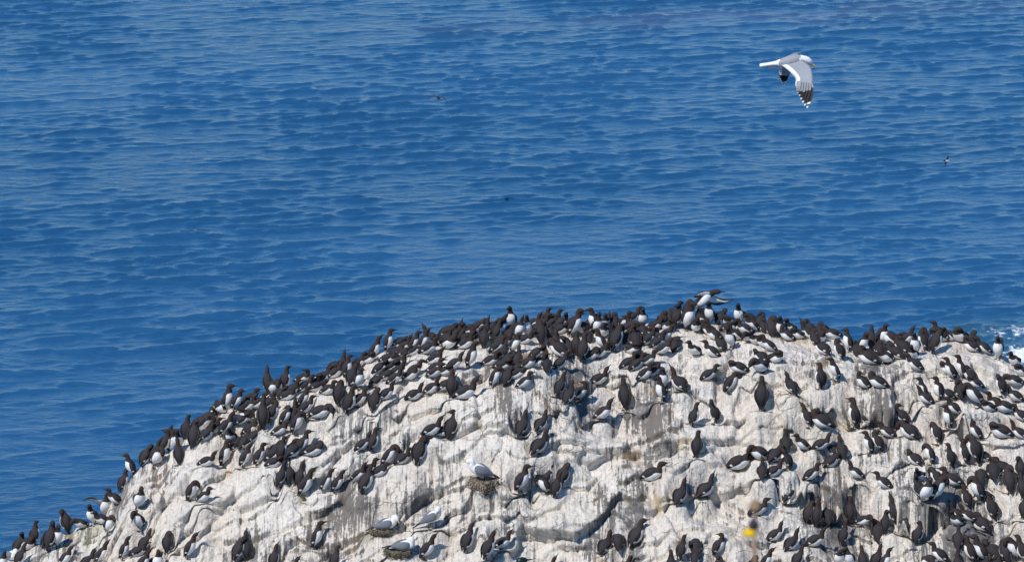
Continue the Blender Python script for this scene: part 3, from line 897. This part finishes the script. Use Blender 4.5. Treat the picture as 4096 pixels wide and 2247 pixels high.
# ------------------------------------------------------------------ wings held open
def plate(LE, TE, n, thick=0.012, chord=(0, .12, .4, .75, 1.0)):
    """A closed wing surface lofted between a leading and a trailing edge. Also returns span (0..1) and chord place per vertex."""
    E = catmull(np.hstack([LE, TE]), n)
    L_, T_ = E[:, :3], E[:, 3:]
    span = np.gradient((L_ + T_) / 2, axis=0)
    nor = np.cross(span, T_ - L_); nor /= np.linalg.norm(nor, axis=1)[:, None] + 1e-9
    c = list(chord)
    prof = [(x, math.sqrt(max(x, 0)) * (1 - x) * 1.6) for x in c] + [(x, -math.sqrt(max(x, 0)) * (1 - x) * 0.5) for x in reversed(c[1:-1])]
    V = np.stack([L_ + (T_ - L_) * x + nor * (h * thick + (0.35 * thick if 0 < x < 1 else 0)) for x, h in prof], 1)
    k = len(prof)
    F = grid_faces(n, k, True)
    V = V.reshape(-1, 3)
    F += [tuple(range(k))[::-1], tuple(range((n - 1) * k, n * k))]
    return V, F, np.repeat(np.linspace(0, 1, n), k), np.tile([x for x, _ in prof], n), k


def wing_child(name, LE, TE, parent, n=12, thick=0.012, mats=None, pick=None, **at_):
    V, F, sp, ch, k = plate(LE, TE, n, thick)
    g = Geo()
    mi = 0
    if pick:
        mi = [pick(float(np.mean(sp[list(f)])), float(np.mean(ch[list(f)]))) for f in F]
    g.add(V, F, mi, **at_)
    return obj(name, g.mesh(name, mats or [m_plume]), parent)


POSE['F'] = (38, (36, 32, 22), -6, (0, 0, 0, 0))


def open_winged(px, py, pose, yaw, wings, label, scale=1.0, lift=0.0, roll=0.0, name='guillemot'):
    p = drop(px, py)
    root = obj(name, None)
    root.matrix_world = Matrix.Translation(p + Vector((0, 0, lift))) @ Matrix.Rotation(R(yaw), 4, 'Z') @ Matrix.Rotation(R(roll), 4, 'X') @ Matrix.Scale(scale, 4)
    tag(root, label, 'seabird', 'guillemots nesting on the crag')
    s = auk_shape(pose, 0, 30, 18)
    g = Geo(); g.add(s['V'], s['F'], 0, white=s['white'], head=s['head']); obj('body', g.mesh('auk_body', [m_plume]), root)
    V, F, _, _ = bill_geo(s['base'], s['tip']); g = Geo(); g.add(V, F); obj('bill', g.mesh('auk_bill', [m_bill]), root)
    for side in (1, -1):
        obj('leg', leg_geo(s, side).mesh('auk_leg', [m_leg]), root)
    for LE, TE in wings:
        V, F, sp, ch, k = plate(np.array(LE), np.array(TE), 14, 0.014)
        pale = 0.55 - np.abs(ch - .45) * 1.1 - sp * 0.55
        g = Geo(); g.add(V, F, 0, white=pale, head=0.0)
        obj('wing', g.mesh('auk_open_wing', [m_plume]), root)


# on the left skyline: upright, bill up, one wing stretched out to its right
open_winged(418, 2050, 'U', 300, [([(.06, -.045, .26), (.05, -.13, .30), (.035, -.21, .33), (.02, -.31, .30)], [(-.02, -.05, .17), (-.02, -.12, .23), (-.03, -.19, .27), (.00, -.315, .295)]),
                                  ([(.06, .045, .26), (.01, .075, .20), (-.04, .06, .12), (-.09, .03, .05)], [(.0, .045, .18), (-.03, .06, .13), (-.06, .05, .09), (-.09, .03, .048)])],
            'upright guillemot stretching one wing out over the sea, left skyline of the crag')
# on the crest: leaning forward with both wings half open
open_winged(2800, 1262, 'F', 0, [([(.12, -.045, .20), (.06, -.09, .20), (-.01, -.12, .17), (-.07, -.12, .12)], [(.04, -.05, .15), (-.01, -.08, .13), (-.05, -.10, .11), (-.08, -.118, .105)]),
                                  ([(.13, .04, .22), (.20, .14, .24), (.30, .20, .24), (.40, .23, .26)], [(.05, .05, .15), (.13, .14, .15), (.24, .20, .17), (.395, .23, .25)])],
            'guillemot leaning forward with wings open, above the crowd on the crest', lift=0.17, roll=-42, scale=1.15)

# ------------------------------------------------------------------ gulls on ledges
def gull_ledge(p, kind, face, scale, label, twig=True):
    al = {'down': 20, 'tuck': 8, 'back': 34, 'level': 26}[kind]
    a = R(al); ax = np.array([math.cos(a), 0, math.sin(a)]); dors = np.array([-math.sin(a), 0, math.cos(a)])
    P_, r_ = [], []
    for d, w, h in ((0, .020, .006), (.05, .026, .012), (.09, .036, .026), (.14, .058, .052), (.19, .068, .064), (.235, .064, .064), (.272, .046, .050)):
        P_.append(ax * d); r_.append((w, h))
    p_ = P_[-1].copy()
    neck = {'down': ((70, 0), (64, -20)), 'tuck': ((78, 10), (96, 60)), 'back': ((74, -10), (80, -70)), 'level': ((68, 0), (84, 0))}[kind]
    hd_ = {'down': (-42, -42), 'tuck': (-22, 150), 'back': (-40, -118), 'level': (0, 0)}[kind]
    for (bb, pp), ln, w in zip(neck, (.038, .034), (.041, .036)):
        p_ = p_ + ln * np.array([math.cos(R(bb)) * math.cos(R(pp)), math.cos(R(bb)) * math.sin(R(pp)), math.sin(R(bb))])
        P_.append(p_.copy()); r_.append((w, w))
    hd = np.array([math.cos(R(hd_[0])) * math.cos(R(hd_[1])), math.cos(R(hd_[0])) * math.sin(R(hd_[1])), math.sin(R(hd_[0]))])
    for ln, w in ((.022, .035), (.026, .026), (.016, .012)):
        p_ = p_ + hd * ln
        P_.append(p_.copy()); r_.append((w, w))
    M = catmull(np.hstack([P_, r_]), 32)
    low = float((M[:, 2] - M[:, 4]).min())
    st = 0.035 if kind in ('level', 'back') else 0.004
    sh = np.array([-.13 * math.cos(a), 0, st - low])
    root = obj('kittiwake', None)
    root.matrix_world = Matrix.Translation(p) @ Matrix.Rotation(R(YAW[face]), 4, 'Z') @ Matrix.Scale(scale, 4)
    tag(root, label, 'gull', 'kittiwakes at their nests')
    V, F, ph, rg = tube(M[:, :3] + sh, M[:, 3], M[:, 4], 20, up=dors)
    g = Geo(); g.add(V, F); obj('body', g.mesh('gull_body', [m_gwhite]), root)
    for side in (1, -1):
        C = []
        for d, lat, dr, w, h in ((.262, .036, .004, .004, .010), (.24, .056, .014, .014, .040), (.19, .064, .020, .016, .050), (.13, .055, .026, .014, .044), (.08, .036, .026, .010, .028), (.03, .018, .018, .006, .012), (-.005, .008, .014, .004, .007)):
            C.append((*(ax * d + dors * dr + np.array([0, side * lat, 0])), w, h))
        Mw = catmull(np.array(C), 16)
        V, F, ph, rg = tube(Mw[:, :3] + sh, Mw[:, 3], Mw[:, 4], 12, up=dors)
        g = Geo(); g.add(V, F); w_ = obj('wing', g.mesh('gull_wing', [m_ggrey2]), root)
        C = [(*(ax * d + dors * dr + np.array([0, side * lat, 0])), w, h) for d, lat, dr, w, h in ((.03, .019, .019, .006, .010), (-.02, .010, .018, .006, .009), (-.06, .002 + .006 * (side > 0), .014, .004, .006), (-.10, -.006 * side, .010 + .008 * side, .001, .002))]
        Mw = catmull(np.array(C), 8)
        V, F, ph, rg = tube(Mw[:, :3] + sh, Mw[:, 3], Mw[:, 4], 8, up=dors)
        g = Geo(); g.add(V, F); obj('wing_tip', g.mesh('gull_wing_tip', [m_black]), w_)
        eye = np.array(P_[-2]) + sh - hd * .006 + np.cross(hd, [0, 0, 1]) * side * .0235 + np.array([0, 0, .008])
        V, F, _, _ = tube([eye - hd * .005, eye - hd * .002, eye + hd * .002, eye + hd * .005], [.001, .005, .005, .001], [.001, .005, .005, .001], 8)
        g = Geo(); g.add(V, F); obj('eye', g.mesh('gull_eye', [m_eye]), root)
        if st > .01:
            V, F, _, _ = tube([np.array([0, side * .022, st + .03]), np.array([.004, side * .022, 0])], [.005, .005], [.005, .005], 6, up=(1, 0, 0))
            g = Geo(); g.add(V, F); obj('leg', g.mesh('gull_leg', [m_black]), root)
    V, F, _, _ = bill_geo(p_ + sh - hd * .004, p_ + sh + hd * .042 - np.array([0, 0, .004]), .009, .0115, 8)
    g = Geo(); g.add(V, F); obj('bill', g.mesh('gull_bill', [m_yellow]), root)


m_mud = plain('nest_mud', (0.20, 0.16, 0.12), 0.95, 0.6, 26)
m_twig, t, b = new_mat('nest_stems')
tc = t.nodes.new('ShaderNodeTexCoord'); vn = N(t, 'ShaderNodeTexNoise', Scale=35.0, Detail=2.0)
t.links.new(tc.outputs['Object'], vn.inputs['Vector'])
c1 = mixc(t, sstep(t, vn.outputs['Fac'], .42, .58), (0.10, 0.06, 0.035), (0.50, 0.43, 0.33))
t.links.new(c1, b.inputs['Base Color']); b.inputs['Roughness'].default_value = 0.9
m_weed, t, b = new_mat('nest_weed')
tc = t.nodes.new('ShaderNodeTexCoord'); vn = N(t, 'ShaderNodeTexNoise', Scale=35.0, Detail=2.0)
t.links.new(tc.outputs['Object'], vn.inputs['Vector'])
c1 = mixc(t, sstep(t, vn.outputs['Fac'], .40, .6), (0.055, 0.055, 0.028), (0.27, 0.22, 0.15))
t.links.new(c1, b.inputs['Base Color']); b.inputs['Roughness'].default_value = 0.9


def nest(p, rad, hgt, label, stem, seed, n=340):
    rs = np.random.default_rng(seed)
    root = obj('nest', None, loc=p)
    tag(root, label, 'nest', 'kittiwake nests on the crag')
    prof = [(0.55, -hgt * .95), (0.80, -hgt * .8), (0.95, -hgt * .45), (1.0, -hgt * .12), (0.93, 0.012), (0.6, 0.004), (0.25, -.012), (0.02, -.016)]
    seg = 28
    V = []
    for k, (r_, z) in enumerate(prof):
        for j in range(seg):
            th_ = j / seg * 2 * math.pi
            w = 1 + 0.14 * math.sin(2 * th_ + seed) + 0.10 * math.sin(5 * th_ + seed * 1.7) + 0.06 * math.sin(9 * th_ + k) + rs.normal(0, .05)
            V.append((r_ * rad * w * math.cos(th_), r_ * rad * w * math.sin(th_) * .85, z + rs.normal(0, .012)))
    g = Geo(); g.add(V, grid_faces(len(prof), seg, True))
    obj('mound', g.mesh('nest_mound', [m_mud]), root)
    g = Geo()
    for i in range(n):
        th_ = rs.uniform(0, 2 * math.pi); z = -hgt * rs.beta(1.1, 1.3) + .015
        r_ = rad * float(np.interp(-z / hgt, [-.1, .1, .5, 1], [.95, 1.05, .98, .66])) * rs.uniform(.86, 1.22)
        c = np.array([r_ * math.cos(th_), r_ * .85 * math.sin(th_), z])
        tang = np.array([-math.sin(th_), math.cos(th_), 0]); out = np.array([math.cos(th_), math.sin(th_), 0])
        d = tang * rs.normal(0, .8) + np.array([0, 0, -1]) * abs(rs.normal(.5, .7)) + out * rs.normal(.15, .25)
        d /= np.linalg.norm(d); ln = rs.uniform(.02, .095)
        V, F, _, _ = tube([c - d * ln * .5, c + out * .008, c + d * ln * .5], [.0025, .0032, .0015], [.0025, .0032, .0015], 4, up=(.3, .4, .86))
        g.add(V, F)
    o = obj('stems', g.mesh('nest_stems', [stem], False), root); o['kind'] = 'stuff'


KL = ['kittiwake bowing its head to its breast beside the dark rock face', 'kittiwake lying flat with head tucked back, lowest of the three on ledges',
      'kittiwake perched by the dark cleft with head turned over its back', 'kittiwake standing on the big twig nest in mid crag, facing left',
      'white kittiwake half hidden at the bottom left corner beside guillemots']
for (px, py, kind, fc, scl), lab in zip(GULLS, KL):
    p = drop(px, py)
    p.z = ground(p.x, p.y, p.z)
    if kind in ('level', 'tuck', 'down') and px > 100:
        hN = {'level': .17, 'tuck': .09, 'down': .07}[kind]
        rN = {'level': .175, 'tuck': .15, 'down': .12}[kind]
        q = p + Vector((-.02 if kind == 'level' else 0, -0.05, 0.02))
        nest(q, rN, hN, {'level': 'bulky nest of pale stems and mud under the standing kittiwake', 'tuck': 'weedy dark nest under the kittiwake with tucked head',
                         'down': 'small weedy nest under the kittiwake bowing its head'}[kind], m_twig if kind == 'level' else m_weed, px)
        p = q + Vector((0.02, 0.01, -0.006))
    gull_ledge(p, kind, fc, scl, lab)

# shag, only its head and back above the photograph's lower edge
p = drop(*SHAG)
root = obj('shag', None)
root.matrix_world = Matrix.Translation(p) @ Matrix.Rotation(R(35), 4, 'Z') @ Matrix.Scale(1.5, 4)
tag(root, 'glossy dark green shag with yellow gape at the bottom edge, mid crag', 'seabird')
s = auk_shape('S', 1, 30, 18)
g = Geo(); g.add(s['V'], s['F']); obj('body', g.mesh('shag_body', [m_shag]), root)
for side in (1, -1):
    V, F, w = auk_wing(s, side, 16, 12); g = Geo(); g.add(V, F); obj('wing', g.mesh('shag_wing', [m_shag]), root)
    obj('leg', leg_geo(s, side).mesh('shag_leg', [m_leg]), root)
V, F, _, _ = bill_geo(s['base'], s['tip'], .006, .008); g = Geo(); g.add(V, F); bl = obj('bill', g.mesh('shag_bill', [m_black]), root)
V, F, _, _ = bill_geo(s['base'] - (s['tip'] - s['base']) * .25, s['base'] + (s['tip'] - s['base']) * .3 - np.array([0, 0, .004]), .0095, .009)
g = Geo(); g.add(V, F); obj('gape', g.mesh('shag_gape', [m_yellow]), bl)

# ------------------------------------------------------------------ herring gull in flight
GD = 45.0
root = obj('herring_gull', None, loc=at(3158.3, 249.4, GD))
tag(root, 'white and grey gull with black wing tips flying over the sea', 'gull')
PXG = 4096 * LENS / GD * 5.047
SG, CG = math.sin(R(12.1)), math.cos(R(12.1))


def G3(x, y, dep_):
    return np.array([(x - 900) / PXG, dep_, (-(y - 350) / PXG - dep_ * SG) / CG])


sp_ = [(296, 418, .036, .010), (330, 414, .046, .019), (450, 398, .036, .020), (600, 380, .034, .026), (720, 365, .048, .042), (850, 345, .058, .056), (980, 312, .058, .058), (1090, 295, .048, .050),
       (1180, 293, .039, .041), (1255, 312, .037, .038), (1310, 350, .029, .030), (1352, 396, .015, .016)]
M = catmull(np.array([(*G3(x, y, 0), w, h) for x, y, w, h in sp_]), 40)
V, F, ph, rg = tube(M[:, :3], M[:, 3], M[:, 4], 24)
mi = []
for f in F:
    x = 900 + np.mean(V[list(f), 0]) * PXG
    mi.append(1 if np.mean(ph[list(f)]) > 1.35 and 690 < x < 1105 else 0)
g = Geo(); g.add(V, F, mi)
body = obj('body', g.mesh('flying_gull_body', [m_gwhite, m_ggrey]), root)
bb, bt = G3(1348, 392, 0), G3(1452, 456, 0)
V, F, _, _ = bill_geo(bb, bt, .012, .0145, 10)
mi = [1 if 1395 < 900 + np.mean(V[list(f), 0]) * PXG < 1432 and np.mean(V[list(f), 2]) < np.interp(np.mean(V[list(f), 0]), [bb[0], bt[0]], [bb[2], bt[2]]) - .002 else 0 for f in F]
g = Geo(); g.add(V, F, mi); obj('bill', g.mesh('flying_gull_bill', [m_yellow, m_red]), root)
for sd in (-1, 1):
    c = G3(1322, 345, sd * .024)
    V, F, _, _ = tube([c + np.array([k, 0, -k * .6]) for k in (-.007, -.003, .003, .007)], [.001, .006, .006, .001], [.001, .006, .006, .001], 8)
    g = Geo(); g.add(V, F); obj('eye', g.mesh('flying_gull_eye', [m_eye]), root)
    V, F, _, _ = tube([G3(720, 425, sd * .015), G3(600, 440, sd * .015), G3(470, 452, sd * .014), G3(440, 458, sd * .014)], [.008, .006, .009, .003], [.008, .006, .006, .003], 8)
    g = Geo(); g.add(V, F); obj('leg', g.mesh('flying_gull_leg', [m_pink]), root)
edge = lambda sp, ch: 1 if ch > .86 or (ch < .05 and sp > .3) else 0
near_LE = [G3(*q) for q in ((1120, 290, -.03), (1230, 360, -.12), (1302, 450, -.22), (1318, 580, -.31), (1326, 720, -.37), (1312, 885, -.43))]
near_TE = [G3(*q) for q in ((715, 395, -.03), (790, 455, -.11), (885, 545, -.20), (985, 672, -.29), (975, 800, -.36), (1010, 900, -.42))]
wing = wing_child('wing', near_LE, near_TE, root, 30, .030, [m_ggrey, m_gwhite], edge)


def primary(parent, base, mid, tip, wd, dark_from, mirror, chordv):
    """A flight feather: grey towards its root, then black, its tip white."""
    base, mid, tip, cv = map(np.array, (base, mid, tip, chordv))
    C = catmull([base, mid, tip], 13)
    wv = np.array([.75, 1, 1.05, 1.05, 1.05, 1.03, 1, .97, .92, .85, .72, .5, .15]) * wd
    LE, TE = C + cv * wv[:, None], C - cv * wv[:, None]
    V, F, sp, ch, k = plate(LE, TE, 13, .006, (0, .3, .7, 1.0))
    mi = []
    for f in F:
        s_ = float(np.mean(sp[list(f)]))
        mi.append(2 if s_ > .9 or (mirror and .74 < s_ < .86) else 1 if s_ > dark_from else 0)
    g = Geo(); g.add(V, F, mi)
    obj('primary_feather', g.mesh('primary_feather', [m_ggrey, m_black, m_gwhite], False), parent)


tips = [(1200, 1266), (1152, 1220), (1116, 1158), (1082, 1092), (1052, 1026), (1022, 968)]
bases = [(1285, 780), (1240, 760), (1190, 745), (1140, 735), (1090, 730), (1045, 725)]
for i, ((tx, ty), (qx, qy)) in enumerate(zip(tips, bases)):
    dq = -.395 - .004 * i
    B_, T_ = G3(qx, qy, dq - .0), G3(tx, ty, -.50 + .012 * i)
    mid = (B_ + T_) / 2 + np.array([.018 - .004 * i, -.014, 0])
    primary(wing, B_, mid, T_, .024, (.20, .36, .44, .56, .66, .80)[i], i == 0, np.array([.93, -.30, .22]) / 1.0)
far_LE = [G3(*q) for q in ((1100, 255, .03), (1120, 205, .16), (1125, 172, .28), (1090, 260, .35), (1010, 440, .40), (950, 640, .43))]
far_TE = [G3(*q) for q in ((760, 300, .03), (780, 280, .16), (760, 330, .28), (735, 430, .35), (735, 520, .40), (760, 620, .43))]
wing = wing_child('wing', far_LE, far_TE, root, 30, .022, [m_ggrey, m_gwhite], edge)
for i, ((tx, ty), (qx, qy)) in enumerate(zip([(842, 822), (812, 786), (790, 748), (772, 700), (760, 655)], [(925, 540), (885, 520), (845, 505), (805, 495), (775, 490)])):
    B_, T_ = G3(qx, qy, .425), G3(tx, ty, .47 - .006 * i)
    primary(wing, B_, (B_ + T_) / 2 + np.array([.008, .006, 0]), T_, .021, (.25, .36, .44, .52, .6)[i], i == 0, np.array([.9, .25, .25]))

# ------------------------------------------------------------------ two auks flying low over the water, far off
for px, py, dist, yaw, roll, lab, wl in [
        (1752, 393, 138, 20, 8, 'small dark auk flying away low over the sea, wings drooped', ((.0, .13, .05), (-.02, .24, .0), (-.05, .33, -.10))),
        (3788, 643, 122, 205, 62, 'tiny dark auk banking over the sea below the flying gull', ((.0, .13, .03), (-.02, .23, .02), (-.05, .31, .0)))]:
    root = obj('flying_auk', None)
    root.matrix_world = Matrix.Translation(at(px, py, dist)) @ Matrix.Rotation(R(90 if yaw < 90 else yaw), 4, 'Z') @ Matrix.Scale(1.0 if yaw < 90 else 0.6, 4) @ Matrix.Rotation(R(roll), 4, 'X')
    tag(root, lab, 'seabird', 'auks flying far off over the sea')
    M = catmull(np.array([(-.20, 0, .0, .012, .006), (-.13, 0, 0, .04, .03), (-.03, 0, 0, .062, .056), (.07, 0, 0, .055, .05), (.13, 0, .01, .03, .03), (.17, 0, .012, .028, .028), (.205, 0, .008, .01, .01)]), 20)
    V, F, ph, rg = tube(M[:, :3], M[:, 3], M[:, 4], 14)
    g = Geo(); g.add(V, F, 0, white=np.where(V[:, 0] < .09, 1.25 - ph, -1), head=np.clip(V[:, 0] * 12 - .8, 0, 1)); obj('body', g.mesh('flying_auk_body', [m_plume]), root)
    V, F, _, _ = bill_geo(np.array([.2, 0, .008]), np.array([.25, 0, .004])); g = Geo(); g.add(V, F); obj('bill', g.mesh('flying_auk_bill', [m_bill]), root)
    for sd in (1, -1):
        LE = [np.array([.07, sd * .04, .02])] + [np.array([x + .05, sd * y, z]) for x, y, z in wl]
        TE = [np.array([-.05, sd * .04, .02])] + [np.array([x - .04 + .03 * k, sd * y, z - .005]) for k, (x, y, z) in enumerate(wl)]
        wing_child('wing', np.array(LE), np.array(TE), root, 12, .014, None, None, white=-1.0, head=0.0)

# ------------------------------------------------------------------ the near cliff top below the frame, and the flower that grows on it
m_turf, t, b = new_mat('cliff_turf')
t.links.new(mixc(t, pos_noise(t, 3.0, 5.0), (0.05, 0.07, 0.02), (0.14, 0.13, 0.05)), b.inputs['Base Color']); b.inputs['Roughness'].default_value = 0.95
gx = np.linspace(-24, 24, 120); gy = np.array(list(np.linspace(-14, 9.0, 70)) + [9.4, 9.9, 10.6, 11.5, 13.0, 14.5])
GX, GY = np.meshgrid(gx, gy, indexing='ij')
GZ = np.interp(GY, [-14, -1, 4, 9.0, 9.4, 9.9, 10.6, 11.5, 13, 14.5], [32.9, 32.3, 31.7, 30.72, 30.4, 29.6, 27, 20, 8, -1.5]) + 0.10 * fbm(GX * .6, GY * .6, 3, 5)
GYd = GY + np.where(GY > 9.2, 0.5 * fbm(GX * .5, GZ * .3, 3, 9), 0)
tag(obj('cliff_top', grid_mesh('cliff_top', np.stack([GX, GYd, GZ], -1).reshape(-1, 3), len(gx), len(gy), [m_turf], {})), 'grassy cliff top in front of the crag', kind='structure')

m_stalk = plain('dry_stalk', (0.42, 0.26, 0.15), 0.8, 0.3, 60)
m_seed = plain('brown_seed_head', (0.40, 0.25, 0.15), 0.9, 0.4, 80)
m_petal = plain('yellow_petal', (0.78, 0.50, 0.01), 0.6)
m_bud = plain('dark_calyx', (0.03, 0.03, 0.045), 0.6)
FD = 8.0
ft = [at(px, py, FD) for px, py in ((3019, 2022), (3022, 2060), (3016, 2092), (3012, 2140), (3020, 2247))]
base = Vector((ft[-1].x + .02, ft[-1].y - .01, float(np.interp(ft[-1].y, [4, 9], [31.7, 30.72])) + 0.02))
root = obj('flower', None, loc=base)
tag(root, 'single yellow flower on a thin dry stalk, blurred close to the viewer', 'flower')
rel = lambda v: np.array(v - base)
C = catmull([np.zeros(3), rel(ft[4]), rel(ft[3]), rel(ft[2]), rel(ft[1]), rel(ft[0])], 24)
V, F, _, _ = tube(C, np.linspace(.004, .0022, 24), np.linspace(.004, .0022, 24), 8, up=(0, 1, 0)); g = Geo(); g.add(V, F); obj('stem', g.mesh('flower_stem', [m_stalk]), root)
c = rel(ft[0])
V, F, _, _ = tube([c + np.array([0.001, 0, k]) for k in (-.013, -.008, 0, .008, .012)], [.003, .010, .012, .008, .002], [.003, .010, .012, .008, .002], 10, up=(0, 1, 0))
g = Geo(); g.add(V, F); obj('seed_head', g.mesh('seed_head', [m_seed]), root)
c = rel(ft[2])
V, F, _, _ = tube([c + np.array([-.001, 0, k]) for k in (-.009, -.005, 0, .005, .011)], [.009, .0105, .010, .007, .002], [.009, .0105, .010, .007, .002], 10, up=(0, 1, 0))
g = Geo(); g.add(V, F); obj('calyx', g.mesh('calyx', [m_bud]), root)
c = c + np.array([-.002, 0, -.008])
for k in range(9):
    an = k / 9 * 2 * math.pi
    o_ = np.array([math.cos(an), math.sin(an), 0])
    pts = [c + o_ * .004, c + o_ * .009 + np.array([-.004, 0, -.004]), c + o_ * .013 + np.array([-.006, 0, -.010]), c + o_ * .012 + np.array([-.006, 0, -.016])]
    sdv = np.array([-math.sin(an), math.cos(an), 0])
    LE = [q + sdv * w for q, w in zip(pts, (.002, .005, .006, .002))]; TE = [q - sdv * w for q, w in zip(pts, (.002, .005, .006, .002))]
    wing_child('petal', np.array(LE), np.array(TE), root, 8, .0012, [m_petal])
